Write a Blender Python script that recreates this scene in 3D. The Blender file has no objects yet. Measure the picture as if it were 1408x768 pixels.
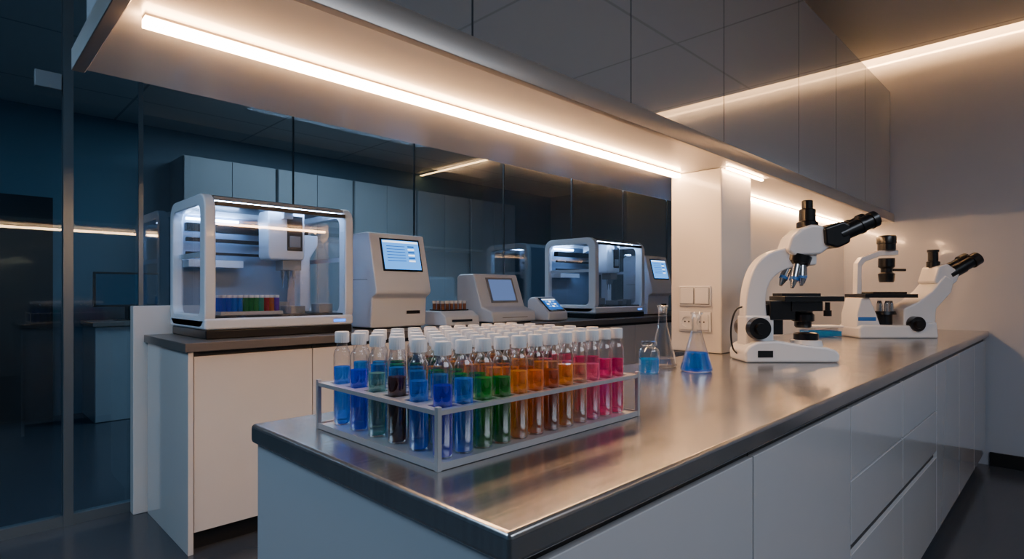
import bpy, bmesh, math, random
from mathutils import Vector, Matrix
random.seed(7)
S=bpy.context.scene
COL=S.collection
EYE=1.165

# ---------------------------------------------------------------- helpers
def lin(h):
    h=h.lstrip('#')
    o=[]
    for i in (0,2,4):
        c=int(h[i:i+2],16)/255
        o.append(c/12.92 if c<=0.04045 else ((c+0.055)/1.055)**2.4)
    return (o[0],o[1],o[2],1)

def newmat(name):
    m=bpy.data.materials.new(name); m.use_nodes=True
    nt=m.node_tree; nt.nodes.clear()
    out=nt.nodes.new('ShaderNodeOutputMaterial')
    return m,nt,out

def pm(name,col,rough=0.4,metal=0,amp=0.05,scale=6,coat=0,bump=0,stretch=(1,1,1),ramp=0.0,spec=0.5):
    m,nt,out=newmat(name); N=nt.nodes; L=nt.links
    b=N.new('ShaderNodeBsdfPrincipled')
    tc=N.new('ShaderNodeTexCoord'); mp=N.new('ShaderNodeMapping'); mp.inputs['Scale'].default_value=stretch
    no=N.new('ShaderNodeTexNoise'); no.inputs['Scale'].default_value=scale; no.inputs['Detail'].default_value=3
    L.new(tc.outputs['Object'],mp.inputs['Vector']); L.new(mp.outputs[0],no.inputs['Vector'])
    mr=N.new('ShaderNodeMapRange'); mr.inputs['To Min'].default_value=1-amp; mr.inputs['To Max'].default_value=1+amp
    L.new(no.outputs['Fac'],mr.inputs['Value'])
    hs=N.new('ShaderNodeHueSaturation'); hs.inputs['Color'].default_value=lin(col)
    L.new(mr.outputs[0],hs.inputs['Value']); L.new(hs.outputs[0],b.inputs['Base Color'])
    b.inputs['Roughness'].default_value=rough; b.inputs['Metallic'].default_value=metal
    b.inputs['Coat Weight'].default_value=coat; b.inputs['Coat Roughness'].default_value=0.06
    b.inputs['Specular IOR Level'].default_value=spec
    if ramp:
        r=N.new('ShaderNodeMapRange'); r.inputs['To Min'].default_value=rough-ramp; r.inputs['To Max'].default_value=rough+ramp
        L.new(no.outputs['Fac'],r.inputs['Value']); L.new(r.outputs[0],b.inputs['Roughness'])
    if bump:
        bu=N.new('ShaderNodeBump'); bu.inputs['Strength'].default_value=bump; bu.inputs['Distance'].default_value=0.002
        L.new(no.outputs['Fac'],bu.inputs['Height']); L.new(bu.outputs[0],b.inputs['Normal'])
    L.new(b.outputs[0],out.inputs[0])
    return m

def emat(name,col,strength):
    m,nt,out=newmat(name)
    e=nt.nodes.new('ShaderNodeEmission'); e.inputs[0].default_value=lin(col); e.inputs[1].default_value=strength
    nt.links.new(e.outputs[0],out.inputs[0]); return m

def glassmat(name,tint,base=0.05,edge=0.7,power=3,gl=(1,1,1,1),rough=0.02):
    m,nt,out=newmat(name); N=nt.nodes; L=nt.links
    t=N.new('ShaderNodeBsdfTransparent'); t.inputs[0].default_value=tint
    g=N.new('ShaderNodeBsdfGlossy'); g.inputs[0].default_value=gl; g.inputs['Roughness'].default_value=rough
    lw=N.new('ShaderNodeLayerWeight'); lw.inputs[0].default_value=0.5
    p=N.new('ShaderNodeMath'); p.operation='POWER'; p.inputs[1].default_value=power
    L.new(lw.outputs['Facing'],p.inputs[0])
    q=N.new('ShaderNodeMath'); q.operation='MULTIPLY_ADD'; q.inputs[1].default_value=edge; q.inputs[2].default_value=base
    L.new(p.outputs[0],q.inputs[0])
    mx=N.new('ShaderNodeMixShader'); L.new(q.outputs[0],mx.inputs[0]); L.new(t.outputs[0],mx.inputs[1]); L.new(g.outputs[0],mx.inputs[2])
    L.new(mx.outputs[0],out.inputs[0]); return m

def liquidmat(name,col,trans=0.5,gloss=.07,ex=.5):
    m,nt,out=newmat(name); N=nt.nodes; L=nt.links
    c=lin(col)
    t=N.new('ShaderNodeBsdfTransparent'); t.inputs[0].default_value=(max(c[0],.003)**ex,max(c[1],.003)**ex,max(c[2],.003)**ex,1)
    d=N.new('ShaderNodeBsdfDiffuse'); d.inputs[0].default_value=c
    tl=N.new('ShaderNodeBsdfTranslucent'); tl.inputs[0].default_value=c
    a=N.new('ShaderNodeMixShader'); a.inputs[0].default_value=.7; L.new(d.outputs[0],a.inputs[1]); L.new(tl.outputs[0],a.inputs[2])
    lw=N.new('ShaderNodeLayerWeight'); lw.inputs[0].default_value=.5
    mr=N.new('ShaderNodeMapRange'); mr.inputs['To Min'].default_value=min(1,trans+.1); mr.inputs['To Max'].default_value=max(0,trans-.3)
    L.new(lw.outputs['Facing'],mr.inputs['Value'])
    b=N.new('ShaderNodeMixShader'); L.new(mr.outputs[0],b.inputs[0]); L.new(a.outputs[0],b.inputs[1]); L.new(t.outputs[0],b.inputs[2])
    g=N.new('ShaderNodeBsdfGlossy'); g.inputs['Roughness'].default_value=.05
    mx=N.new('ShaderNodeMixShader'); mx.inputs[0].default_value=gloss
    L.new(b.outputs[0],mx.inputs[1]); L.new(g.outputs[0],mx.inputs[2]); L.new(mx.outputs[0],out.inputs[0]); return m

def mirrordoor(name,base,fac,rough=0.03,gl=(.8,.85,.9,1)):
    m,nt,out=newmat(name); N=nt.nodes; L=nt.links
    tc=N.new('ShaderNodeTexCoord'); no=N.new('ShaderNodeTexNoise'); no.inputs['Scale'].default_value=1.5
    L.new(tc.outputs['Object'],no.inputs['Vector'])
    hs=N.new('ShaderNodeHueSaturation'); hs.inputs['Color'].default_value=lin(base)
    mr=N.new('ShaderNodeMapRange'); mr.inputs['To Min'].default_value=.9; mr.inputs['To Max'].default_value=1.1
    L.new(no.outputs['Fac'],mr.inputs['Value']); L.new(mr.outputs[0],hs.inputs['Value'])
    d=N.new('ShaderNodeBsdfDiffuse'); L.new(hs.outputs[0],d.inputs[0])
    g=N.new('ShaderNodeBsdfGlossy'); g.inputs[0].default_value=gl; g.inputs['Roughness'].default_value=rough
    mx=N.new('ShaderNodeMixShader'); mx.inputs[0].default_value=fac
    L.new(d.outputs[0],mx.inputs[1]); L.new(g.outputs[0],mx.inputs[2]); L.new(mx.outputs[0],out.inputs[0]); return m

def empty(name,loc,label,cat,rotz=0,group=None):
    o=bpy.data.objects.new(name,None); o.empty_display_size=.05
    o.location=loc; o.rotation_euler=(0,0,rotz); COL.objects.link(o)
    o["label"]=label; o["category"]=cat
    if group: o["group"]=group
    return o

def fin(name,bm,mats,parent=None,loc=None,bevel=0,label=None,cat=None,kind=None,group=None,sharp=35,seg=2,recalc=True):
    if recalc: bmesh.ops.recalc_face_normals(bm,faces=bm.faces)
    for f in bm.faces: f.smooth=True
    if not bevel:
        bm.normal_update()
        for e in bm.edges:
            if len(e.link_faces)==2 and e.calc_face_angle(0)>math.radians(sharp): e.smooth=False
    if parent is None and loc is None:
        mn=Vector((1e9,)*3); mxx=Vector((-1e9,)*3)
        for v in bm.verts:
            for i in range(3):
                mn[i]=min(mn[i],v.co[i]); mxx[i]=max(mxx[i],v.co[i])
        loc=Vector(((mn.x+mxx.x)/2,(mn.y+mxx.y)/2,mn.z))
        for v in bm.verts: v.co-=loc
    me=bpy.data.meshes.new(name); bm.to_mesh(me); bm.free()
    if not isinstance(mats,(list,tuple)): mats=[mats]
    for m in mats: me.materials.append(m)
    o=bpy.data.objects.new(name,me); COL.objects.link(o)
    if parent is not None: o.parent=parent
    if loc is not None: o.location=loc
    if bevel:
        b=o.modifiers.new('bevel','BEVEL'); b.width=bevel; b.segments=seg; b.limit_method='ANGLE'; b.angle_limit=math.radians(30); b.harden_normals=True
    if label: o["label"]=label
    if cat: o["category"]=cat
    if kind: o["kind"]=kind
    if group: o["group"]=group
    return o

def dup(root,loc,rotz=None,label=None,matmap=None,meshmap=None):
    def cp(o,par):
        c=o.copy(); COL.objects.link(c)
        if par is not None:
            c.parent=par; c.matrix_parent_inverse=Matrix.Identity(4)
        if meshmap and o.data and o.name.split('.')[0] in meshmap: c.data=meshmap[o.name.split('.')[0]]
        for ch in [x for x in o.children]: cp(ch,c)
        return c
    r=cp(root,None); r.location=loc
    if rotz is not None: r.rotation_euler=(0,0,rotz)
    if label: r["label"]=label
    return r

def bm_(): return bmesh.new()
def face(bm,vs,mi=0):
    try:
        f=bm.faces.new(vs); f.material_index=mi; return f
    except ValueError: return None
def box(bm,x0,x1,y0,y1,z0,z1,mi=0):
    v=[bm.verts.new(p) for p in ((x0,y0,z0),(x1,y0,z0),(x1,y1,z0),(x0,y1,z0),(x0,y0,z1),(x1,y0,z1),(x1,y1,z1),(x0,y1,z1))]
    for q in ((0,3,2,1),(4,5,6,7),(0,1,5,4),(1,2,6,5),(2,3,7,6),(3,0,4,7)): face(bm,[v[i] for i in q],mi)
def cyl(bm,p0,p1,r0,r1=None,seg=24,mi=0,cap=True):
    p0=Vector(p0); p1=Vector(p1)
    if r1 is None: r1=r0
    d=(p1-p0).normalized(); a=d.orthogonal().normalized(); b=d.cross(a)
    A=[];B=[]
    for i in range(seg):
        t=2*math.pi*i/seg; o=a*math.cos(t)+b*math.sin(t)
        A.append(bm.verts.new(p0+o*r0)); B.append(bm.verts.new(p1+o*r1))
    for i in range(seg):
        j=(i+1)%seg; face(bm,[A[i],A[j],B[j],B[i]],mi)
    if cap: face(bm,A[::-1],mi); face(bm,B,mi)
def lathe(bm,prof,c=(0,0,0),seg=24,mi=0,rib=0):
    rings=[]
    for r,z in prof:
        if r<1e-6: rings.append([bm.verts.new((c[0],c[1],c[2]+z))])
        else:
            rg=[]
            for i in range(seg):
                t=2*math.pi*i/seg; rr=r*(1-rib*(i%2))
                rg.append(bm.verts.new((c[0]+rr*math.cos(t),c[1]+rr*math.sin(t),c[2]+z)))
            rings.append(rg)
    for a,b in zip(rings,rings[1:]):
        for i in range(seg):
            j=(i+1)%seg
            if len(a)==1 and len(b)==1: continue
            if len(a)==1: face(bm,[a[0],b[i],b[j]],mi)
            elif len(b)==1: face(bm,[a[i],a[j],b[0]],mi)
            else: face(bm,[a[i],a[j],b[j],b[i]],mi)
def p3(axis,a,p):
    if axis=='x': return (a,p[0],p[1])
    if axis=='y': return (p[0],a,p[1])
    return (p[0],p[1],a)
def prism(bm,pts,axis,a0,a1,mi=0):
    A=[bm.verts.new(p3(axis,a0,p)) for p in pts]; B=[bm.verts.new(p3(axis,a1,p)) for p in pts]
    n=len(pts)
    for i in range(n):
        j=(i+1)%n; face(bm,[A[i],A[j],B[j],B[i]],mi)
    face(bm,A[::-1],mi); face(bm,B,mi)
def strip(bm,outer,inner,axis,a0,a1,mi=0,closed=True):
    n=len(outer)
    O0=[bm.verts.new(p3(axis,a0,p)) for p in outer]; O1=[bm.verts.new(p3(axis,a1,p)) for p in outer]
    I0=[bm.verts.new(p3(axis,a0,p)) for p in inner]; I1=[bm.verts.new(p3(axis,a1,p)) for p in inner]
    for i in range(n if closed else n-1):
        j=(i+1)%n
        face(bm,[O0[i],O0[j],O1[j],O1[i]],mi); face(bm,[I0[i],I1[i],I1[j],I0[j]],mi)
        face(bm,[O0[i],I0[i],I0[j],O0[j]],mi); face(bm,[O1[i],O1[j],I1[j],I1[i]],mi)
    if not closed:
        face(bm,[O0[0],O1[0],I1[0],I0[0]],mi); face(bm,[O0[-1],I0[-1],I1[-1],O1[-1]],mi)
def tube(bm,pts,r,seg=10):
    pts=[Vector(p) for p in pts]; rings=[]
    for i,p in enumerate(pts):
        d=(pts[min(i+1,len(pts)-1)]-pts[max(i-1,0)]).normalized()
        a=Vector((0,1,0)); a=(a-d*a.dot(d)).normalized(); b=d.cross(a)
        rings.append([bm.verts.new(p+a*r*math.cos(2*math.pi*k/seg)+b*r*math.sin(2*math.pi*k/seg)) for k in range(seg)])
    for A,B in zip(rings,rings[1:]):
        for k in range(seg): face(bm,[A[k],A[(k+1)%seg],B[(k+1)%seg],B[k]])
    face(bm,rings[0][::-1]); face(bm,rings[-1])
def rrect(x0,x1,y0,y1,r,seg=6):
    pts=[]
    for cx,cy,a in ((x1-r,y1-r,0),(x0+r,y1-r,90),(x0+r,y0+r,180),(x1-r,y0+r,270)):
        for i in range(seg+1):
            t=math.radians(a+90*i/seg); pts.append((cx+r*math.cos(t),cy+r*math.sin(t)))
    return pts
def smoothpts(pts,n=6,closed=False):
    out=[]; m=len(pts)
    rng=range(m if closed else m-1)
    for i in rng:
        def g(k): return Vector(pts[k%m]) if closed else Vector(pts[max(0,min(m-1,k))])
        p0,p1,p2,p3_=g(i-1),g(i),g(i+1),g(i+2)
        for s in range(n):
            t=s/n
            out.append(tuple(.5*((2*p1)+(p2-p0)*t+(2*p0-5*p1+4*p2-p3_)*t*t+(3*p1-p0-3*p2+p3_)*t**3)))
    if not closed: out.append(tuple(pts[-1]))
    return out

# ---------------------------------------------------------------- materials
WHITE=pm('white_lacquer','c9c9cc',.14,amp=.02,coat=.7)
WHITEB=pm('white_lacquer_warm','e2dfdc',.2,amp=.02,coat=.5)
WHITE2=pm('panel_white','e6e3df',.26,amp=.02,coat=.4)
WALLM=pm('wall_paint_gloss','b4b8c2',.12,amp=.03,scale=2,coat=.9)
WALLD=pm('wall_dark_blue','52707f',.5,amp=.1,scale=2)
WALLG=pm('wall_grey','8a9094',.5,amp=.08,scale=2)
DARK=pm('dark_recess','101113',.5)
DARKG=pm('dark_metal','2a2d31',.35,metal=.7)
FRAME=pm('frame_metal','6b767d',.35,metal=.5)
SEAM=pm('glass_seam','454d52',.4,metal=.3)
SCREENB=pm('bezel_black','0e0f12',.25,coat=.3)
GREYTOP=pm('grey_worktop','77726e',.35,metal=.4,amp=.08)
FASCIA=pm('fascia_metal','a8a29c',.3,metal=.6,amp=.03)
PLAST=pm('device_plastic','dfe8f4',.34,amp=.02,coat=.2)
PLASTD=pm('device_grey','868c92',.4,amp=.03)
ROBBACK=pm('robot_back_panel','8499b2',.35)
MICW=pm('microscope_white','e9e9ea',.2,amp=.02,coat=.4)
BLACK=pm('black_plastic','0c0c0e',.3,amp=.1,coat=.2)
CHROME=pm('chrome','c9ccd0',.15,metal=1,amp=.02)
BLUEBAND=pm('blue_band','2c6fb8',.4)
CAP=pm('cap_white','e2e2e3',.4,amp=.02)
RACK=pm('rack_brushed_metal','c2c4c8',.3,metal=.5,amp=.03)
GLASS=glassmat('clear_glass',(.98,.988,.99,1),.07,.95,2.4,rough=.01)
FLASK=glassmat('flask_glass',(.96,.975,.985,1),.10,.9,1.7)
PANE=glassmat('device_pane',(.93,.95,.97,1),.05,.35,3)
PART=glassmat('partition_glass',(.77,.86,.91,1),.14,.4,3,gl=(.92,.95,1,1),rough=.01)
PARTD=glassmat('door_glass',(.74,.87,.94,1),.035,.3,3,gl=(.85,.92,1,1),rough=.01)
DOORG=mirrordoor('cabinet_mirror_glass','8a9096',.5,rough=.02,gl=(.92,.96,1,1))
LED=emat('led_warm','ffc288',90)
COVE=emat('cove_warm','ffbf7e',220)
LEDIN=emat('instrument_led','a9ceff',66)
SCR=emat('screen_blue','4f9cf4',1.9)
SCR2=emat('screen_line','2c68c0',1.2)
SCR3=emat('screen_white','dcebff',2.6)
LOGO=emat('logo_blue_glow','2f7fff',2.5)

def steelmat(name,col,rough):
    m,nt,out=newmat(name); N=nt.nodes; L=nt.links
    b=N.new('ShaderNodeBsdfPrincipled'); b.inputs['Metallic'].default_value=.88
    tc=N.new('ShaderNodeTexCoord')
    mp=N.new('ShaderNodeMapping'); mp.inputs['Scale'].default_value=(1.2,70,2)
    fine=N.new('ShaderNodeTexNoise'); fine.inputs['Scale'].default_value=2; fine.inputs['Detail'].default_value=3
    L.new(tc.outputs['Object'],mp.inputs[0]); L.new(mp.outputs[0],fine.inputs['Vector'])
    big=N.new('ShaderNodeTexNoise'); big.inputs['Scale'].default_value=7; big.inputs['Detail'].default_value=5
    L.new(tc.outputs['Object'],big.inputs['Vector'])
    av=N.new('ShaderNodeMath'); av.operation='MULTIPLY_ADD'; av.inputs[1].default_value=.55
    L.new(big.outputs['Fac'],av.inputs[0])
    hf=N.new('ShaderNodeMath'); hf.operation='MULTIPLY'; hf.inputs[1].default_value=.45; L.new(fine.outputs['Fac'],hf.inputs[0])
    L.new(hf.outputs[0],av.inputs[2])
    r=N.new('ShaderNodeMapRange'); r.inputs['From Min'].default_value=.3; r.inputs['From Max'].default_value=.7
    r.inputs['To Min'].default_value=rough-.05; r.inputs['To Max'].default_value=rough+.05; L.new(av.outputs[0],r.inputs['Value'])
    L.new(r.outputs[0],b.inputs['Roughness'])
    hs=N.new('ShaderNodeHueSaturation'); hs.inputs['Color'].default_value=lin(col)
    mr=N.new('ShaderNodeMapRange'); mr.inputs['From Min'].default_value=.3; mr.inputs['From Max'].default_value=.7
    mr.inputs['To Min'].default_value=.9; mr.inputs['To Max'].default_value=1.06
    L.new(fine.outputs['Fac'],mr.inputs['Value']); L.new(mr.outputs[0],hs.inputs['Value']); L.new(hs.outputs[0],b.inputs['Base Color'])
    L.new(b.outputs[0],out.inputs[0]); return m
STEEL=steelmat('brushed_steel','adaeae',.22)

def tilemat(name,col,line,size,rough=.6,lw=.012):
    m,nt,out=newmat(name); N=nt.nodes; L=nt.links
    b=N.new('ShaderNodeBsdfPrincipled'); b.inputs['Roughness'].default_value=rough
    g=N.new('ShaderNodeNewGeometry'); sp=N.new('ShaderNodeSeparateXYZ'); L.new(g.outputs['Position'],sp.inputs[0])
    mk=[]
    for a in 'XY':
        d=N.new('ShaderNodeMath'); d.operation='DIVIDE'; d.inputs[1].default_value=size; L.new(sp.outputs[a],d.inputs[0])
        f=N.new('ShaderNodeMath'); f.operation='FRACT'; L.new(d.outputs[0],f.inputs[0])
        c=N.new('ShaderNodeMath'); c.operation='LESS_THAN'; c.inputs[1].default_value=lw/size; L.new(f.outputs[0],c.inputs[0]); mk.append(c)
    mx=N.new('ShaderNodeMath'); mx.operation='MAXIMUM'; L.new(mk[0].outputs[0],mx.inputs[0]); L.new(mk[1].outputs[0],mx.inputs[1])
    cm=N.new('ShaderNodeMix'); cm.data_type='RGBA'; cm.inputs[6].default_value=lin(col); cm.inputs[7].default_value=lin(line)
    L.new(mx.outputs[0],cm.inputs[0]); L.new(cm.outputs[2],b.inputs['Base Color']); L.new(b.outputs[0],out.inputs[0]); return m
CEIL=tilemat('ceiling_tiles','c4c1bd','9a9692',1.2,.5,.02)
FLOOR=pm('floor_resin','3c4148',.22,amp=.08,scale=3,ramp=.04)

# ---------------------------------------------------------------- setting
def sbox(name,x0,x1,y0,y1,z0,z1,mat,bevel=0):
    b=bm_(); box(b,x0,x1,y0,y1,z0,z1); return fin(name,b,mat,kind='structure',bevel=bevel)
ZC=2.9; ZT=3.06
sbox('floor',-3,8,-3.5,7,-.1,0,FLOOR)
b=bm_(); prism(b,[(-2.85,-3.35),(4.88,-3.35),(4.88,2.12),(7.85,2.12),(7.85,6.85),(-2.85,6.85)],'z',ZC,ZC+.018)
fin('ceiling',b,CEIL,kind='structure')
sbox('trim_30',-3,8,-3.5,7,ZT,ZT+.1,WHITE2)  # upper ceiling slab closing the void above the cove
sbox('wall_right',5.0,5.15,-3.5,2.0,0,ZT,WALLM)
sbox('wall_return',5.15,7.85,1.85,2.0,0,ZT,WALLM)
sbox('wall_far',7.85,8,2.0,7,0,ZT,WALLG)
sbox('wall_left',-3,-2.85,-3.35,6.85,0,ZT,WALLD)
sbox('wall_front',-2.85,5.0,-3.5,-3.35,0,ZT,WALLG)
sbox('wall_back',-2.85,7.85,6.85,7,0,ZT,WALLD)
sbox('wall_divider',2.65,4.998,1.312,1.36,0,1.694,WHITE2)
sbox('wall_half',.70,.93,3.505,3.57,0,1.095,WHITE2,.004)
sbox('baseboard_right',4.985,5.0,-3.35,.43,0,.09,DARK)
joints=[.755,1.6,2.545,3.5,4.45,5.36,6.3,7.2]
def pane(x0,x1,name,m=PART):
    b=bm_(); box(b,x0,x1,3.6,3.61,.05,ZC-.03); return fin(name,b,m,kind='structure')
pane(-2.85,-1.52,'window_1',PARTD); pane(-1.48,-.57,'window_2',PARTD)
dr=pane(-.5,.415,'door_1',PARTD); pane(.465,.743,'window_3',PARTD)
b=bm_(); box(b,.31,.415,3.575,3.599,2.17,2.25)
for v in b.verts: v.co-=dr.location
fin('door_closer',b,PLASTD,parent=dr,bevel=.004)
k=4
for a,c in zip(joints,joints[1:]+[7.85]):
    pane(a+(.012 if k==4 else .004),c-.004,'window_%d'%k); k+=1
sbox('trim_1',.42,.46,3.575,3.635,0,ZC,FRAME)
sbox('trim_2',-.56,-.505,3.575,3.635,0,ZC,FRAME)
sbox('trim_3',-2.85,7.85,3.58,3.63,0,.05,FRAME)
sbox('trim_4',-2.85,7.85,3.58,3.63,ZC-.03,ZC,FRAME)
t=5
for a in joints:
    hw=.011 if t==5 else .0035
    sbox('trim_%d'%t,a-hw,a+hw,3.597,3.613,.05,ZC-.03,FRAME if t==5 else SEAM); t+=1
sbox('door_2',-.5,.72,6.79,6.85,0,2.05,BLACK)

# ---------------------------------------------------------------- main worktop
b=bm_(); prism(b,[(.43,.433),(4.998,.433),(4.998,1.308),(2.32,1.308),(2.32,1.165),(.43,1.165)],'z',.867,.905)
fin('worktop',b,STEEL,bevel=.008,seg=3,label='brushed stainless steel worktop on the white base cabinets',cat='worktop')
def basecab(x0,x1,y0,y1,kind,ztop=.866,label='',mat=None):
    mat=mat or WHITE
    e=empty('base_cabinet',((x0+x1)/2,(y0+y1)/2,0),label,'cabinet',group='white base cabinets')
    w=(x1-x0)/2; d=(y1-y0)/2
    b=bm_(); box(b,-w+.001,w-.001,-d+.02,d,.09,ztop)
    fin('body',b,mat,parent=e)
    b=bm_(); box(b,-w,w,-d+.06,d-.03,0,.09); fin('plinth',b,DARK,parent=e)
    b=bm_(); box(b,-w+.002,w-.002,-d+.012,-d+.02,ztop-.03,ztop-.001); fin('handle_recess',b,DARK,parent=e)
    g=.0025
    if kind=='door':
        b=bm_(); box(b,-w+g,w-g,-d,-d+.018,.095,ztop-.022); fin('door',b,mat,parent=e,bevel=.0015)
    else:
        for z0,z1 in ((.095,.43),(.46,.637),(.643,ztop-.022)):
            b=bm_(); box(b,-w+g,w-g,-d,-d+.018,z0,z1); fin('drawer',b,mat,parent=e,bevel=.0015)
        b=bm_(); box(b,-w+g,w-g,-d+.012,-d+.0198,.43,.46); fin('drawer_recess',b,DARK,parent=e)
    return e
xs=[.462,1.12,1.79,2.45,3.13,3.8,4.4,4.98]
for i,(a,c) in enumerate(zip(xs,xs[1:])):
    kd='drawers' if i in (2,3) else 'door'
    basecab(a,c,.452,1.15,kd,label='glossy white base cabinet with %s under the steel worktop'%('three drawers' if kd=='drawers' else 'a flat door'))
b=bm_(); box(b,.44,.461,.447,1.155,0,.866); fin('end_panel',b,WHITE,bevel=.002,label='white lacquered side panel closing the base cabinets',cat='panel')

# back counter
b=bm_(); box(b,.747,7.8,2.77,3.5,.902,.942); fin('worktop',b,GREYTOP,bevel=.003,label='dark grey metal worktop carrying the laboratory instruments',cat='worktop')
xb=[.785,1.34]
while xb[-1]<6.9: xb.append(xb[-1]+.6)
for a,c in zip(xb,xb[1:]):
    basecab(a,c,2.79,3.48,'door',ztop=.901,label='white base cabinet with a flat door under dark worktop',mat=WHITEB)
b=bm_(); box(b,.762,.784,2.785,3.49,0.0,.901); fin('end_panel',b,WHITEB,bevel=.002,label='white side panel closing the back row of cabinets',cat='panel')

# ---------------------------------------------------------------- pillar
b=bm_(); box(b,2.322,2.62,1.07,1.306,.906,1.694); fin('pillar_casing',b,WHITE2,bevel=.006,label='glossy white square pillar standing on the steel worktop',cat='pillar')
b=bm_(); box(b,2.622,2.648,1.08,1.306,.906,1.694); fin('pillar_panel',b,WHITE2,bevel=.002,label='thin white panel fixed to the white pillar',cat='panel')
def plate(z,kind):
    e=empty('light_switch' if kind=='switch' else 'power_socket',(2.3215,1.188,z),
        'white double rocker light switch on the white pillar' if kind=='switch' else 'white double power socket on the white pillar','switch' if kind=='switch' else 'socket')
    b=bm_(); box(b,-.009,0,-.074,.074,-.044,.044); fin('plate',b,CAP,parent=e,bevel=.003)
    for s in (-1,1):
        if kind=='switch':
            b=bm_(); box(b,-.0095,-.009,s*.035-.034,s*.035+.034,-.037,.037); fin('rocker_gap_shadow',b,PLASTD,parent=e)  # grey sheet drawn in as the shadow around each rocker
            b=bm_(); box(b,-.015,-.0095,s*.035-.031,s*.035+.031,-.034,.034); fin('rocker',b,CAP,parent=e,bevel=.002)
        else:
            b=bm_(); strip(b,rrect(s*.035-.030,s*.035+.030,-.033,.033,.006),rrect(s*.035-.022,s*.035+.022,-.022,.022,.0219),'x',-.015,-.009)
            fin('socket_rim',b,CAP,parent=e)
            b=bm_(); cyl(b,(-.0098,s*.035,0),(-.009,s*.035,0),.0215,seg=28); fin('socket_face',b,CAP,parent=e)
            for q in (-1,1):
                b=bm_(); cyl(b,(-.0108,s*.035+q*.009,0),(-.0098,s*.035+q*.009,0),.0035,seg=12)
                fin('socket_hole',b,DARK,parent=e)
plate(1.150,'switch'); plate(1.038,'socket')

# ---------------------------------------------------------------- upper cabinets with light strips
shelf=empty('cabinet_light_shelf',(2.6,1.34,1.688),'long pale panel with warm light strips below the wall cabinets','shelf')
def shf(name,b,mat,bevel=0,label=None):
    for v in b.verts: v.co-=Vector((2.6,1.34,1.688))
    return fin(name,b,mat,parent=shelf,bevel=bevel,label=label)
b=bm_(); box(b,.24,4.998,1.0,1.68,1.696,1.722); shf('panel',b,WHITE2,.002)
b=bm_(); prism(b,[(.975,1.688),(.998,1.688),(.998,1.752),(.982,1.752),(.975,1.735)],'x',.235,4.998); shf('edge_profile',b,FASCIA,.002,'brushed metal edge trim')
b=bm_(); box(b,.212,.238,1.0,1.68,1.688,1.74); shf('edge_profile',b,FASCIA,.002,'brushed metal edge trim')
def led(x0,x1,y0,y1,z0,z1):
    h=z1-z0
    b=bm_(); box(b,x0,x1,y0,y1,z0,z0+h*.75); shf('light_strip',b,LED,label='warm white linear light strip')
    b=bm_(); box(b,x0,x1,y0,y1,z0+h*.75,z1); shf('light_profile',b,FASCIA)
led(.27,2.31,1.253,1.279,1.675,1.696)
led(2.95,4.9,1.285,1.303,1.679,1.6955)
led(2.33,2.70,1.043,1.055,1.685,1.6955)
def cove(x0,x1,y0,y1,label):
    b=bm_(); box(b,x0,x1,y0,y1,ZC+.019,ZC+.034); fin('cove_light',b,COVE,label=label,cat='light strip')
cove(4.845,4.868,-3.3,2.1,'warm cove light hidden along the ceiling edge')
cove(4.9,7.8,2.132,2.155,'warm cove light hidden along the ceiling edge')
e=empty('cove_reflection_strip',(4.94,5.95,ZC-.03),'slim glowing strip added to lengthen the reflected cove line','fill light')  # added glowing strip stands in for the cove's reflection in the partition
b=bm_(); box(b,-.02,.02,-.88,.88,.008,.0295); fin('housing',b,FASCIA,parent=e)
b=bm_(); box(b,-.018,.018,-.875,.875,0,.0078); fin('glow_bar',b,emat('cove_reflection_glow','ffc07c',9),parent=e)
xu=[.24,.87,1.53,2.19,3.04,3.66,4.29,4.99]
for a,c in zip(xu,xu[1:]):
    e=empty('wall_cabinet',((a+c)/2,1.34,1.723),'wall cabinet with smoked reflective glass door','cabinet',group='wall cabinets with reflective glass doors')
    w=(c-a)/2
    b=bm_(); box(b,-w+.001,w-.001,-.318,.338,0,.93); fin('body',b,PLASTD,parent=e)
    b=bm_(); box(b,-w+.003,w-.003,-.34,-.320,.032,.935); fin('door',b,DOORG,parent=e)

# ---------------------------------------------------------------- adjoining room furniture
def tall(x0,x1,z0,z1,y0,lab,mat):
    e=empty('storage_cabinet',((x0+x1)/2,(y0+6.83)/2,z0),lab,'cabinet')
    w=(x1-x0)/2; d=(6.83-y0)/2
    b=bm_(); box(b,-w,w,-d+.02,d,0,z1-z0); fin('body',b,mat,parent=e)
    for s in (-1,1):
        b=bm_(); xx=sorted((s*.003,s*(w-.003))); box(b,xx[0],xx[1],-d,-d+.018,.005,z1-z0-.005); fin('door',b,mat,parent=e,bevel=.002)
CABB=pm('cabinet_blue_grey','96989a',.35)
for i in range(5):
    tall(1.7+i*.95,2.62+i*.95,.9,2.55,6.35,'pale grey tall cabinet standing on bench in dark adjoining room',CABB)
for i in range(6):
    x=.95+i*.95
    tall(x,x+.93,0,.86,6.2,'pale grey low cabinet in the dark adjoining room',CABB)
b=bm_(); box(b,.93,6.7,6.17,6.83,.861,.899); fin('worktop',b,GREYTOP,bevel=.003,label='dark worktop in the adjoining room',cat='worktop')
e=empty('computer_monitor',(1.25,6.5,.9),'dark computer monitor on bench behind glass','monitor')
b=bm_(); box(b,-.1,.1,-.08,.08,0,.012); cyl(b,(0,0,.01),(0,0,.15),.02); fin('stand',b,BLACK,parent=e)
b=bm_(); box(b,-.27,.27,-.02,.02,.13,.46); fin('housing',b,BLACK,parent=e,bevel=.005)
b=bm_(); box(b,-.25,.25,-.023,-.0205,.15,.44); fin('screen',b,emat('screen_dim','2c6f9c',.15),parent=e)

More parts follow.
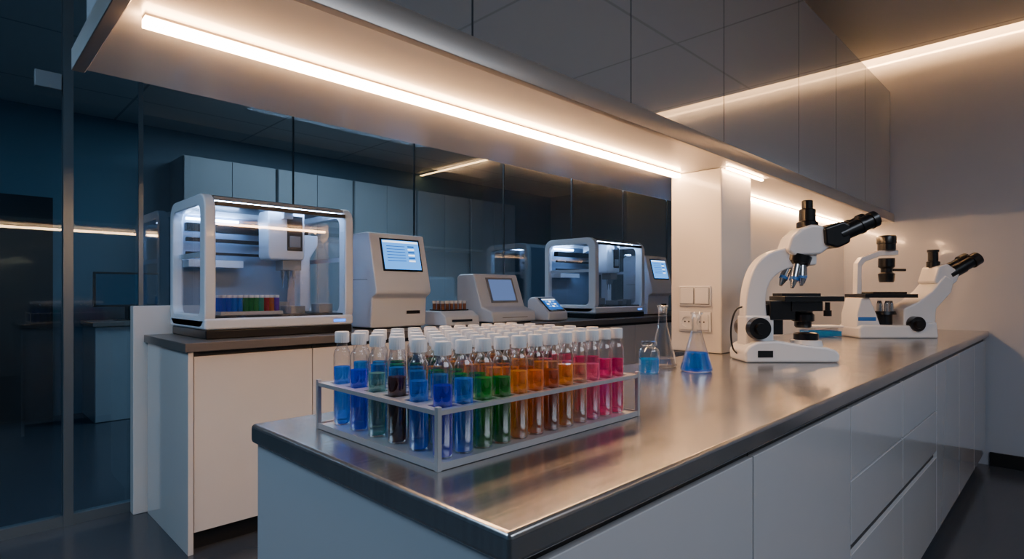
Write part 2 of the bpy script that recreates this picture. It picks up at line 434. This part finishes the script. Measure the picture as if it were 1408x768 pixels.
# ---------------------------------------------------------------- vial rack
X0,X1,Y0,Y1=.508,1.034,.660,1.032
Z0=.905
e=empty('vial_rack',((X0+X1)/2,(Y0+Y1)/2,Z0),'slim white metal two-tier rack holding rows of coloured vials','rack')
w=(X1-X0)/2; d=(Y1-Y0)/2
VX=[.540+.0418*i for i in range(12)]; VY=[.690+.0622*j for j in range(6)]
cx=(X0+X1)/2; cy=(Y0+Y1)/2
b=bm_(); box(b,-w,w,-d,d,.004,.0085)
box(b,-w,w,-d-.003,-d,.001,.0115); box(b,-w,w,d,d+.003,.001,.0115)
box(b,-w-.003,-w,-d-.003,d+.003,.001,.0115); box(b,w,w+.003,-d-.003,d+.003,.001,.0115)
fin('bottom_tray',b,RACK,parent=e)
b=bm_()
zt0,zt1=.084,.0875
r=.0172
ys=[-d]+[v for j in range(6) for v in (VY[j]-cy-r,VY[j]-cy+r)]+[d]
xs_=[-w]+[v for j in range(12) for v in (VX[j]-cx-r,VX[j]-cx+r)]+[w]
for q in range(0,len(ys),2): box(b,-w,w,ys[q],ys[q+1],zt0,zt1)
for q in range(0,len(xs_),2):
    for j in range(6): box(b,xs_[q],xs_[q+1],VY[j]-cy-r,VY[j]-cy+r,zt0,zt1)
box(b,-w-.003,w+.003,-d-.003,-d,zt0-.0025,zt1+.001); box(b,-w-.003,w+.003,d,d+.003,zt0-.0025,zt1+.001)
box(b,-w-.003,-w,-d,d,zt0-.0025,zt1+.001); box(b,w,w+.003,-d,d,zt0-.0025,zt1+.001)
fin('top_grid',b,RACK,parent=e)
for sx in (-1,1):
    for sy in (-1,1):
        b=bm_(); px,py=sx*w,sy*d; box(b,px-.004,px+.004,py-.004,py+.004,0.0,.094); fin('post',b,RACK,parent=e,bevel=.001)

def liqmesh(col,h,tr=.5):
    b=bm_(); lathe(b,[(0,.0025),(.0125,.0025),(.0146,.005),(.0146,h),(0,h)],seg=24)
    bmesh.ops.recalc_face_normals(b,faces=b.faces)
    for f in b.faces: f.smooth=True
    for ed in b.edges:
        if len(ed.link_faces)==2 and ed.calc_face_angle(0)>.7: ed.smooth=False
    me=bpy.data.meshes.new('liquid'); b.to_mesh(me); b.free(); me.materials.append(liquidmat('liquid_'+col,col,tr,.08,.46)); return me
fc=['0820e8','2298ff','08b828','08a41c','ffb830','ffa418','d07010','ffb830','ffd4b4','ff88c4','ec109a','dc0890']
nm=['royal blue','light blue','green','green','orange','amber','brown','orange','peach','pink','magenta','magenta']
lc=['0820e8','3098ff','6a2c08','8fd8d4','1054ff','2488ff']
ln=['royal blue','light blue','dark brown','pale teal','blue','sky blue']
cache={}
def gl(c,h):
    key=(c,round(h,3))
    if key not in cache:
        cache[key]=liqmesh(c,h,.84 if c in('8fd8d4','ffd4b4') else .70)
    return cache[key]
proto=None
levels=[.110,.113,.116]
for i in range(12):
    for j in range(6):
        c,nn=(lc[j],ln[j]) if i==0 else (fc[i],nm[i])
        if i and j>2 and random.random()<.15:
            q=max(1,min(11,i+random.choice((-1,1)))); c,nn=fc[q],nm[q]
        loc=(VX[i],VY[j],Z0+.0087)
        lab='clear glass vial of %s liquid with white screw cap'%nn
        lm=gl(c,levels[(i*5+j*3)%3])
        if proto is None:
            proto=empty('sample_vial',loc,lab,'vial',group='coloured vials in the rack')
            b=bm_(); lathe(b,[(0,0),(.0145,0),(.0160,.002),(.0160,.130),(.0154,.136),(.0132,.142),(.0102,.146),(.0098,.155),(.0098,.160)],seg=28)
            fin('glass_body',b,GLASS,parent=proto,sharp=60)
            o=bpy.data.objects.new('liquid',lm); COL.objects.link(o); o.parent=proto
            b=bm_(); lathe(b,[(.0100,.156),(.0130,.156),(.0134,.1575),(.0134,.1750),(.0124,.1768),(0,.177)],seg=40,rib=.06)
            fin('cap',b,CAP,parent=proto,sharp=50)
        else:
            dup(proto,loc,label=lab,meshmap={'liquid':lm})

# ---------------------------------------------------------------- glassware
LB=liquidmat('liquid_flask_blue','0a8cff',.6,.07,.4); LB2=liquidmat('liquid_beaker_blue','1ab0ff',.6,.07,.4)
def erl(loc,h,R,lm,lh,label):
    e=empty('erlenmeyer_flask',loc,label,'flask')
    b=bm_(); n=R*.3
    lathe(b,[(0,0.001),(R*.9,0),(R,.006),(R*.97,.014),(n*1.15,h*.66),(n,h*.72),(n,h*.95),(n*1.3,h*.975),(n*1.35,h*.995),(n*1.2,h),(n*.9,h*.97)],seg=40)
    fin('glass_body',b,FLASK,parent=e,sharp=60)
    rl=(R*.97)+(n*1.15-R*.97)*(lh-.014)/(h*.66-.014)
    b=bm_(); lathe(b,[(0,.003),(R*.88,.003),(R*.96,.008),(R*.94,.015),(rl-.002,lh),(0,lh)],seg=40); fin('liquid',b,lm,parent=e,sharp=50)
erl((1.76,.897,.9055),.195,.052,LB,.062,'conical glass flask with bright blue liquid')
erl((1.79,1.04,.9055),.215,.05,liquidmat('liquid_clear','c9c6c0',.9,.06),.03,'conical glass flask with a little clear liquid')
e=empty('reagent_bottle',(1.622,.992,.9055),'small clear jar half full of blue liquid','bottle')
b=bm_(); lathe(b,[(0,.001),(.031,0),(.033,.004),(.033,.07),(.028,.078),(.02,.082),(.02,.088)],seg=32); fin('glass_body',b,FLASK,parent=e,sharp=60)
b=bm_(); lathe(b,[(0,.003),(.030,.003),(.0315,.006),(.0315,.045),(0,.045)],seg=32); fin('liquid',b,LB2,parent=e,sharp=50)
b=bm_(); lathe(b,[(.017,.086),(.024,.088),(.026,.094),(.024,.101),(0,.102)],seg=32); fin('stopper',b,glassmat('stopper_glass',(.8,.82,.84,1),.15,.8,2),parent=e,sharp=60)
e=empty('staining_dish',(3.68,1.09,.9055),'clear lidded dish of blue liquid beside the microscope','dish',rotz=-math.pi/4)
b=bm_(); box(b,-.1,.1,-.06,.06,.0,.055); fin('dish_body',b,PANE,parent=e,bevel=.004)
b=bm_(); box(b,-.095,.095,-.055,.055,.004,.034); fin('liquid',b,LB2,parent=e)
b=bm_(); box(b,-.104,.104,-.064,.064,.0555,.066); fin('lid',b,CAP,parent=e,bevel=.003)

# ---------------------------------------------------------------- microscope (upright)
def upright():
    d=2.18; kk=d/781; xc,yb=1082,502
    r=d*(xc-704)/781
    e=empty('microscope',(.7071*(d+r),.7071*(d-r),.9055),'white upright trinocular microscope with black eyepieces on steel worktop','microscope',rotz=-math.pi/4)
    P=lambda x,y:((x-xc)*kk,(yb-y)*kk)
    def PX(x,y,w=0): u,v=P(x,y); return (u,w,v)
    pts=[P(*q) for q in [(1014,502),(1013,488),(1018,480),(1030,474),(1058,473),(1088,478),(1124,482),(1136,486),(1140,492),(1139,502)]]
    b=bm_(); prism(b,pts,'y',-.078,.078); fin('base',b,MICW,parent=e,bevel=.012,seg=4)
    b=bm_(); box(b,*sorted((P(1030,0)[0],P(1050,0)[0])),-.0798,-.078,P(0,495)[1],P(0,486)[1]); fin('power_switch',b,BLACK,parent=e)
    outer=smoothpts([P(*q) for q in [(1020,484),(1020,440),(1023,404),(1033,374),(1051,356),(1078,348),(1118,346)]])
    inner=smoothpts([P(*q) for q in [(1058,484),(1050,440),(1049,412),(1056,393),(1071,380),(1093,373),(1118,372)]])
    b=bm_(); strip(b,outer,inner,'y',-.032,.032,closed=False); fin('arm',b,MICW,parent=e,bevel=.008,seg=3)
    b=bm_(); box(b,P(1019,0)[0],P(1058,0)[0],-.042,.042,P(0,484)[1],P(0,440)[1]); fin('arm_foot',b,MICW,parent=e,bevel=.01,seg=3)
    pts=[P(*q) for q in [(1074,352),(1080,334),(1094,322),(1108,317),(1122,318),(1134,330),(1133,348),(1120,358),(1084,360)]]
    b=bm_(); prism(b,pts,'y',-.048,.048); fin('head',b,MICW,parent=e,bevel=.012,seg=3)
    b=bm_(); u,v=P(1110,318)
    lathe(b,[(0,0),(.038,0),(.038,.018),(.030,.024),(.030,.066),(.026,.07),(.020,.072),(.020,.100),(.017,.103),(0,.103)],c=(u,0,v-.004),seg=32); fin('camera_tube',b,BLACK,parent=e)
    b=bm_(); prism(b,[P(*q) for q in [(1122,322),(1148,313),(1158,318),(1158,342),(1140,350),(1124,345)]],'y',-.060,.060); fin('binocular_body',b,BLACK,parent=e,bevel=.01,seg=3)
    for s in (-1,1):
        b=bm_(); a=Vector(PX(1146,332,s*.034)); c=Vector(PX(1196,309,s*.034)); dd=(c-a)
        cyl(b,a,a+dd*.55,.028,.029,28); cyl(b,a+dd*.55,a+dd*.62,.032,.032,28); cyl(b,a+dd*.62,a+dd*.88,.028,.028,28); cyl(b,a+dd*.86,c,.032,.031,28)
        fin('eyepiece',b,BLACK,parent=e)
    ax=Vector((-.25,0,-1)).normalized(); c0=Vector(PX(1096,358))
    b=bm_(); cyl(b,c0,c0+ax*.028,.054,.052,32); cyl(b,c0+ax*.028,c0+ax*.050,.050,.034,32); fin('nosepiece',b,BLACK,parent=e)
    for ang,ln_ in ((200,.085),(255,.092),(300,.08),(345,.07),(110,.06)):
        t_=math.radians(ang)
        off=Vector((math.cos(t_)*.028,math.sin(t_)*.03,0)); st=c0+ax*.040+off
        dr=(ax+Vector((off.x*9,off.y*9,0))*.9).normalized()
        b=bm_(); cyl(b,st,st+dr*ln_*.55,.0155,.0155,20,0); cyl(b,st+dr*ln_*.55,st+dr*ln_*.68,.0158,.0158,20,1); cyl(b,st+dr*ln_*.68,st+dr*ln_,.014,.006,20,0)
        fin('objective_lens',b,[CHROME,BLUEBAND],parent=e)
    b=bm_(); box(b,P(1068,0)[0],P(1148,0)[0],-.065,.065,P(0,421)[1],P(0,414)[1]); fin('stage',b,BLACK,parent=e,bevel=.002)
    b=bm_(); box(b,P(1072,0)[0],P(1125,0)[0],-.02,.06,P(0,414)[1],P(0,410)[1]); fin('slide_holder',b,DARKG,parent=e,bevel=.001)
    b=bm_(); box(b,P(1080,0)[0],P(1122,0)[0],-.05,.05,P(0,434)[1],P(0,421)[1]); fin('stage_carriage',b,BLACK,parent=e,bevel=.002)
    b=bm_(); box(b,P(1095,0)[0],P(1135,0)[0],-.055,-.03,P(0,414)[1]+.0002,P(0,414)[1]+.0014); fin('glass_slide',b,GLASS,parent=e)
    b=bm_(); box(b,P(1052,0)[0],P(1086,0)[0],-.045,.045,P(0,446)[1],P(0,420)[1]); box(b,P(1050,0)[0],P(1072,0)[0],-.03,.03,P(0,466)[1],P(0,425)[1]); fin('stage_bracket',b,BLACK,parent=e,bevel=.003)
    b=bm_(); u,v=P(1104,457)
    lathe(b,[(0,0),(.026,0),(.030,.006),(.030,.022),(.040,.026),(.040,.05),(.034,.056),(.034,.09),(0,.09)],c=(u,0,v),seg=32); fin('condenser',b,BLACK,parent=e)
    b=bm_(); u,v=P(1128,422); cyl(b,(u,-.05,v),(u,-.05,v-.05),.009); cyl(b,(u,-.05,v-.03),(u,-.05,v-.052),.014); fin('stage_knob',b,BLACK,parent=e)
    b=bm_(); u,v=P(1108,482)
    lathe(b,[(0,0),(.060,0),(.054,.022),(.048,.024),(0,.024)],c=(u,0,v),seg=36); fin('lamp_housing',b,MICW,parent=e,sharp=50)
    b=bm_(); lathe(b,[(0,.024),(.044,.024),(.044,.046),(.038,.050),(.032,.046),(0,.046)],c=(u,0,v),seg=36); fin('field_lens',b,BLACK,parent=e)
    for s in (-1,1):
        u,v=P(1034,457)
        b=bm_(); cyl(b,(u,s*.041,v),(u,s*.075,v),.042,.040,36); cyl(b,(u,s*.073,v),(u,s*.090,v),.022,.020,28); fin('focus_knob',b,BLACK,parent=e)
    b=bm_(); tube(b,[PX(x,y,.0) for x,y in smoothpts([(1023,428),(1013,432),(1007,446),(1005,466),(1008,486),(1016,494)],5)],.0035); fin('power_cable',b,BLACK,parent=e,sharp=180)
upright()

def inverted():
    d=3.33; kk=d/781; xc,yb=1223,463
    r=d*(xc-704)/781
    e=empty('inverted_microscope',(.7071*(d+r),.7071*(d-r),.9055),'white inverted microscope with black stage and eyepieces','microscope',rotz=-math.pi/4)
    P=lambda x,y:((x-xc)*kk,(yb-y)*kk)
    def PX(x,y,w=0): u,v=P(x,y); return (u,w,v)
    b=bm_(); prism(b,[P(*q) for q in [(1166,463),(1166,449),(1172,445),(1234,446),(1270,441),(1272,463)]],'y',-.11,.11); fin('base',b,MICW,parent=e,bevel=.012,seg=3)
    b=bm_(); prism(b,[P(*q) for q in [(1230,450),(1230,424),(1250,414),(1268,400),(1286,379),(1298,385),(1294,402),(1274,424),(1272,450)]],'y',-.08,.08); fin('body',b,MICW,parent=e,bevel=.008,seg=3)
    b=bm_(); prism(b,[P(*q) for q in [(1167,450),(1167,432),(1173,409),(1184,409),(1192,428),(1200,450)]],'y',-.08,.08); fin('stage_support',b,MICW,parent=e,bevel=.006)
    b=bm_(); box(b,P(1168,0)[0],P(1192,0)[0],-.0825,-.0805,P(0,446)[1],P(0,430)[1]); box(b,P(1168,0)[0],P(1192,0)[0],-.084,-.0825,P(0,440)[1],P(0,435)[1],1)
    fin('stripe_panel',b,[CAP,BLUEBAND],parent=e)
    b=bm_(); box(b,P(1175,0)[0],P(1246,0)[0],-.10,.10,P(0,409)[1],P(0,404)[1]); box(b,P(1190,0)[0],P(1236,0)[0],-.07,.05,P(0,404)[1],P(0,401)[1]); fin('stage',b,BLACK,parent=e,bevel=.002)
    b=bm_(); prism(b,[P(*q) for q in [(1175,404),(1176,362),(1182,354),(1206,345),(1232,344),(1232,351),(1208,352),(1187,360),(1182,366),(1182,404)]],'y',-.022,.022); fin('illumination_arm',b,MICW,parent=e,bevel=.004)
    u,v=P(1219,388)
    b=bm_(); lathe(b,[(0,0),(.036,0),(.040,.01),(.044,.05),(.03,.058),(.03,.08),(.042,.09),(.042,.14),(0,.14)],c=(u,0,v),seg=32); fin('condenser',b,BLACK,parent=e)
    b=bm_(); lathe(b,[(.0,0),(.046,0),(.046,.035),(.05,.04),(.05,.075),(.046,.085),(0,.09)],c=(u,0,P(0,344)[1]),seg=32); fin('lamp_housing',b,BLACK,parent=e)
    b=bm_(); cyl(b,(u+.03,0,P(0,371)[1]),(u+.11,0,P(0,371)[1]),.008,.008,16); fin('condenser_lever',b,BLACK,parent=e)
    c0=Vector(PX(1216,432)); b=bm_(); cyl(b,c0,c0+Vector((0,0,.02)),.06,.055,32); cyl(b,PX(1216,447),c0,.04,.04,24); fin('nosepiece',b,DARKG,parent=e)
    for ang in (200,255,310,20,110):
        t_=math.radians(ang); st=c0+Vector((math.cos(t_)*.035,math.sin(t_)*.035,.02)); b=bm_(); cyl(b,st,st+Vector((0,0,.045)),.014,.012,18); cyl(b,st+Vector((0,0,.045)),st+Vector((0,0,.06)),.011,.007,18); fin('objective_lens',b,CHROME,parent=e)
    b=bm_(); prism(b,[P(*q) for q in [(1272,388),(1279,367),(1291,363),(1308,375),(1304,387),(1290,398)]],'y',-.07,.07); fin('head',b,MICW,parent=e,bevel=.010,seg=3)
    for s in (-1,1):
        a=Vector(PX(1296,379,s*.038)); c=Vector(PX(1337,355,s*.038)); dd=c-a
        b=bm_(); cyl(b,a,a+dd*.5,.034,.036,24); cyl(b,a+dd*.5,a+dd*.8,.032,.032,24); cyl(b,a+dd*.78,c,.040,.038,24); fin('eyepiece',b,BLACK,parent=e)
    u,v=P(1283,366); b=bm_(); lathe(b,[(0,0),(.034,0),(.034,.03),(.026,.034),(.026,.085),(.03,.088),(.03,.1),(0,.1)],c=(u,0,v-.004),seg=28); fin('camera_tube',b,BLACK,parent=e)
    for s in (-1,1):
        u,v=P(1243,444); b=bm_(); cyl(b,(u,s*.079,v),(u,s*.12,v),.044,.042,32); cyl(b,(u,s*.118,v),(u,s*.14,v),.026,.024,24); fin('focus_knob',b,BLACK,parent=e)
inverted()

# ---------------------------------------------------------------- pipetting robot
def robot(loc,label):
    W,D,H=.775,.58,.70; F=.05
    e=empty('pipetting_robot',loc,label,'laboratory robot',group='enclosed pipetting robots')
    b=bm_(); box(b,.006,W-.006,.004,D-.02,0,.044); fin('foot_base',b,BLACK,parent=e,bevel=.006)
    b=bm_(); box(b,.0,W,.0,D,.044,.098); fin('base',b,PLAST,parent=e,bevel=.012,seg=3)
    b=bm_(); box(b,W-.12,W-.05,-.0015,0.0,.062,.076); fin('logo_glow',b,LOGO,parent=e)  # small blue logo drawn as a glowing patch
    for x0,x1 in ((0,F),(W-F,W)):
        b=bm_(); out=rrect(0,D,.05,H,.085,8); inn=rrect(.075,D-.05,.115,H-.055,.045,8)
        strip(b,out,inn,'x',x0,x1); fin('side_frame',b,PLAST,parent=e,bevel=.008,seg=3)
        b=bm_(); box(b,(x0+x1)/2-.003,(x0+x1)/2+.003,.07,D-.045,.1,H-.05); fin('side_window',b,PANE,parent=e)
        b=bm_(); box(b,(x0+x1)/2+.0035,(x0+x1)/2+.014,.076,D-.052,.40,.425); fin('window_bar',b,PLAST,parent=e)
    b=bm_(); box(b,F,W-F,.006,.012,.1,H-.055); fin('front_window',b,PANE,parent=e)
    b=bm_(); box(b,F,W-F,.05,D-.05,H-.02,H-.006); fin('top_cover',b,DARKG,parent=e)
    b=bm_(); box(b,F,W-F,.002,.032,H-.06,H-.04); fin('window_edge',b,DARKG,parent=e)
    b=bm_(); box(b,F,W-F,.03,.05,H-.03,H-.012); fin('top_beam',b,PLASTD,parent=e,bevel=.003)
    b=bm_(); box(b,F,W-F,D-.05,D-.03,H-.05,H-.008); fin('top_beam',b,PLAST,parent=e,bevel=.003)
    b=bm_(); box(b,F,W-F,D-.035,D-.02,.1,H-.04); fin('back_panel',b,ROBBACK,parent=e)
    b=bm_(); box(b,F,W-F,.03,D-.035,.098,.108)
    for q in range(7): box(b,.08+q*.095,.083+q*.095,.05,D-.08,.108,.110)
    fin('deck',b,DARKG,parent=e)
    b=bm_(); box(b,.06,W-.06,.10,.112,H-.032,H-.021); fin('interior_lamp',b,LEDIN,parent=e)
    b=bm_(); box(b,.06,.33,D-.075,D-.06,H-.08,H-.068); fin('interior_lamp',b,LEDIN,parent=e)
    b=bm_(); box(b,F,W-F,D-.12,D-.07,.555,.60); box(b,F,W-F,D-.12,D-.09,.50,.52); box(b,F,W-F,D-.11,D-.09,.43,.445); fin('gantry_rail',b,DARKG,parent=e,bevel=.002)
    b=bm_(); box(b,F,.33,D-.15,D-.04,.36,.40); fin('rear_shelf',b,PLAST,parent=e,bevel=.003)
    b=bm_(); prism(b,[(.10,.62),(.40,.62),(.46,.60),(.46,.66),(.10,.66)],'x',.42,.47); fin('gantry_arm',b,PLAST,parent=e)
    hd=fin('pipette_head',(lambda b:(prism(b,[(.36,.40),(.54,.40),(.55,.42),(.55,.665),(.355,.665),(.35,.65),(.35,.42)],'y',.13,.27),b)[1])(bm_()),PLAST,parent=e,bevel=.010,seg=3)
    b=bm_(); box(b,.435,.54,.15,.25,.345,.40); fin('head_block',b,PLASTD,parent=hd,bevel=.004)
    b=bm_(); box(b,.45,.535,.126,.132,.45,.64); fin('head_panel',b,DARKG,parent=hd,bevel=.002)
    b=bm_(); box(b,.462,.522,.121,.126,.47,.53); fin('head_carriage',b,PLASTD,parent=hd,bevel=.002)
    for q in range(3):
        b=bm_(); x=.455+q*.032; cyl(b,(x,.2,.345),(x,.2,.30),.012,.009,14); cyl(b,(x,.2,.30),(x,.2,.25),.005,.002,12,1); fin('pipette_tip',b,[CHROME,CHROME],parent=hd)
    b=bm_(); prism(b,[(.60,.11),(.66,.11),(.66,.42),(.71,.50),(.71,.56),(.63,.56),(.60,.50)],'y',.30,.38); fin('gripper_tower',b,PLAST,parent=e,bevel=.006)
    for bx in ((.62,.70,.10,.20,.109,.16),(.45,.53,.08,.22,.109,.15),(.45,.53,.28,.42,.109,.17)):
        b=bm_(); box(b,*bx); fin('tip_box',b,PLASTD,parent=e,bevel=.003)
    return e
robot((.868,2.915,.9425),'enclosed white pipetting robot with lit interior and glass front')
robot((3.92,2.915,.9425),'enclosed white pipetting robot beside small instruments')
tc_=['1b75f0','1b75f0','2aa0f8','2aa0f8','1eae4a','1eae4a','3bc060','4ad0b0','d83020','f89a20','9a50d0']
tm=[liquidmat('tube_'+str(i),c,.2) for i,c in enumerate(tc_)]
TG=[]
for i,m in enumerate(tm):
    b=bm_(); lathe(b,[(0,0),(.009,.002),(.0115,.006),(.0115,.080),(0,.080)],seg=14,mi=0); lathe(b,[(0,.080),(.0120,.080),(.0120,.093),(0,.094)],seg=14,mi=1)
    bmesh.ops.recalc_face_normals(b,faces=b.faces)
    me=bpy.data.meshes.new('tube'); b.to_mesh(me); b.free(); me.materials.append(m); me.materials.append(CAP); TG.append(me)
for rx,ry in ((.968,2.985),):
    wd=11*.0265+.002
    b=bm_(); z=.942+.1108; box(b,rx-.012,rx+wd,ry-.02,ry+.1,z,z+.006)
    box(b,rx-.012,rx+wd,ry-.02,ry-.016,z+.006,z+.018); box(b,rx-.012,rx+wd,ry+.096,ry+.1,z+.006,z+.03)
    box(b,rx-.012,rx-.008,ry-.016,ry+.096,z+.006,z+.018); box(b,rx+wd-.004,rx+wd,ry-.016,ry+.096,z+.006,z+.018)
    fin('tube_rack',b,RACK,label='small rack of coloured sample tubes inside the robot',cat='rack')
    for i in range(11):
        for j in range(3):
            o=bpy.data.objects.new('sample_tube',TG[i]); COL.objects.link(o); o.location=(rx+.006+.0265*i,ry+.004+.036*j,z+.0065)
            o["label"]='small capped tube of coloured sample'; o["category"]='tube'; o["group"]='sample tubes in the robot'

# ---------------------------------------------------------------- analyzers
def screen_mesh(w,h,style):
    b=bm_(); box(b,-w/2,w/2,0,.002,-h/2,h/2,0)
    box(b,-w/2+.004,w/2-.004,-.0006,0,h/2-.016,h/2-.004,1)
    if style=='table':
        for r_ in range(6):
            z=h*.28-r_*h*.10
            box(b,-w*.40,w*.10,-.0006,0,z,z+h*.025,2)
            box(b,w*.18,w*.36,-.0006,0,z-.002,z+h*.045,1 if r_%2 else 2)
    else:
        for r_ in range(3):
            for c_ in range(3): box(b,-w*.36+c_*w*.25,-w*.19+c_*w*.25,-.0006,0,h*.16-r_*h*.22,h*.28-r_*h*.22,1 if (r_+c_)%2 else 2)
    return b
def analyzer(loc,label):
    e=empty('sample_analyzer',loc,label,'laboratory analyzer',group='touch screen analyzers')
    W=.40
    b=bm_(); prism(b,[(.06,.01),(.34,.01),(.34,.57),(.30,.59),(.12,.59),(.085,.585),(.0,.24),(.005,.215),(.05,.19)],'x',0,W); fin('housing',b,PLAST,parent=e,bevel=.009,seg=3)
    b=bm_(); box(b,.03,W-.03,.07,.33,0,.011); fin('foot',b,BLACK,parent=e)
    ang=math.atan2(.085,.345)
    def on(tt,off=0):
        y=.0+.085*tt; z=.24+.345*tt; return Vector((W/2+.01,y-math.cos(ang)*off,z+math.sin(ang)*off))
    b=bm_(); box(b,-.145,.145,0,.006,-.105,.105); o=fin('bezel',b,SCREENB,parent=e,bevel=.003); o.location=on(.62,.005); o.rotation_euler=(-ang,0,0)
    b=screen_mesh(.265,.185,'table'); o=fin('screen',b,[SCR,SCR3,SCR2],parent=e,recalc=False); o.location=on(.62,.0078); o.rotation_euler=(-ang,0,0)
    b=bm_(); box(b,.02,W-.02,.052,.0585,.165,.170); fin('front_seam',b,PLASTD,parent=e)
    b=bm_(); box(b,.25,.35,.052,.0585,.09,.11); fin('sample_slot',b,DARK,parent=e)
    b=bm_(); box(b,-.001,.0005,.10,.30,.30,.304); fin('side_seam',b,PLASTD,parent=e)
    return e
analyzer((1.80,2.93,.9425),'white benchtop analyzer with tilted touch screen')
analyzer((4.86,2.93,.9425),'white benchtop analyzer behind the pipetting robot')
e=empty('tabletop_centrifuge',(2.73,2.92,.9425),'white wedge-shaped benchtop instrument with grey display','laboratory instrument')
W=.45
b=bm_(); prism(b,[(.0,.01),(.40,.01),(.40,.34),(.37,.36),(.21,.36),(.12,.12),(.01,.085)],'x',0,W); fin('housing',b,PLAST,parent=e,bevel=.012,seg=3)
b=bm_(); box(b,.03,W-.03,.03,.38,0,.011); fin('foot',b,BLACK,parent=e)
ang=math.atan2(.09,.24); c=Vector((W/2+.02,.165,.24)); nrm=Vector((0,-math.cos(ang),math.sin(ang)))
b=bm_(); box(b,-.14,.14,0,.006,-.1,.1); o=fin('bezel',b,PLASTD,parent=e,bevel=.003); o.location=c+nrm*.005; o.rotation_euler=(-ang,0,0)
b=bm_(); box(b,-.118,.118,0,.002,-.083,.083); o=fin('screen',b,emat('screen_grey','7088c0',.8),parent=e); o.location=c+nrm*.0078; o.rotation_euler=(-ang,0,0)
b=bm_(); box(b,.1,.36,.004,.012,.035,.045); fin('vent_slot',b,PLASTD,parent=e)
e=empty('bench_meter',(3.29,2.89,.9425),'small rounded white meter with lit blue touch display','laboratory instrument')
b=bm_(); prism(b,[(.0,.005),(.23,.005),(.23,.16),(.20,.185),(.15,.19),(.0,.065)],'x',0,.235); fin('housing',b,PLAST,parent=e,bevel=.014,seg=4)
nrm=Vector((0,-.125,.15)).normalized(); c=Vector((.118,.075,.1275))
b=bm_(); box(b,-.095,.095,0,.006,-.08,.08); o=fin('bezel',b,SCREENB,parent=e,bevel=.003); o.location=c+nrm*.005; o.rotation_euler=(-math.atan2(.15,.125),0,0)
b=screen_mesh(.16,.125,'grid'); o=fin('screen',b,[SCR2,SCR3,SCR],parent=e,recalc=False); o.location=c+nrm*.0078; o.rotation_euler=(-math.atan2(.15,.125),0,0)
e=empty('tube_shaker',(2.30,2.9,.9425),'low white shaker carrying small brown-capped tubes','laboratory instrument')
b=bm_(); prism(b,[(.0,.005),(.24,.005),(.24,.10),(.07,.10),(.01,.065)],'x',0,.29); fin('housing',b,PLAST,parent=e,bevel=.008)
b=bm_(); box(b,.05,.22,-.002,.012,.03,.045); fin('control_strip',b,SCREENB,parent=e)
b=bm_(); box(b,.03,.26,.085,.22,.101,.108); fin('platform',b,DARKG,parent=e)
BR=pm('tube_amber','7a4a32',.4)
b=bm_(); lathe(b,[(0,0),(.012,0),(.012,.04),(0,.04)],seg=14,mi=0); lathe(b,[(0,.04),(.0135,.04),(.0135,.058),(0,.059)],seg=14,mi=1)
bmesh.ops.recalc_face_normals(b,faces=b.faces)
me=bpy.data.meshes.new('tube_amber'); b.to_mesh(me); b.free(); me.materials.append(BR); me.materials.append(CAP)
for i in range(6):
    for j in range(3):
        o=bpy.data.objects.new('sample_tube',me); COL.objects.link(o); o.location=(2.30+.05+i*.038,2.9+.105+j*.045,.9425+.1085)
        o["label"]='small amber tube with pale cap on the shaker'; o["category"]='tube'; o["group"]='amber tubes on the shaker'

# ---------------------------------------------------------------- lights
def area(name,loc,size,sy,power,col):  # added fill lights kept out of view; they only brighten the rooms
    l=bpy.data.lights.new(name,'AREA'); l.shape='RECTANGLE'; l.size=size; l.size_y=sy; l.energy=power; l.color=col
    o=bpy.data.objects.new(name,l); o.location=loc; COL.objects.link(o)
    o["label"]='added fill light out of view'; o["category"]='fill light'; return o
area('fill_light',(1.4,-1.6,2.88),3.0,1.4,68,(.78,.86,1))
area('fill_light',(-1.2,2.0,2.88),1.2,1.2,60,(.48,.72,1))
area('fill_light',(3.0,5.0,2.88),2,1.0,72,(.62,.80,1))
w=bpy.data.worlds.new('World'); S.world=w; w.use_nodes=True
w.node_tree.nodes['Background'].inputs[0].default_value=(.05,.09,.14,1); w.node_tree.nodes['Background'].inputs[1].default_value=.3

# ---------------------------------------------------------------- camera
cam=bpy.data.cameras.new('camera'); co=bpy.data.objects.new('camera',cam); COL.objects.link(co)
co.location=(0,0,EYE); co.rotation_euler=(math.pi/2,0,-math.pi/4)
cam.lens=36*781/1408; cam.sensor_width=36; cam.shift_y=18/1408; cam.clip_start=.01
S.camera=co
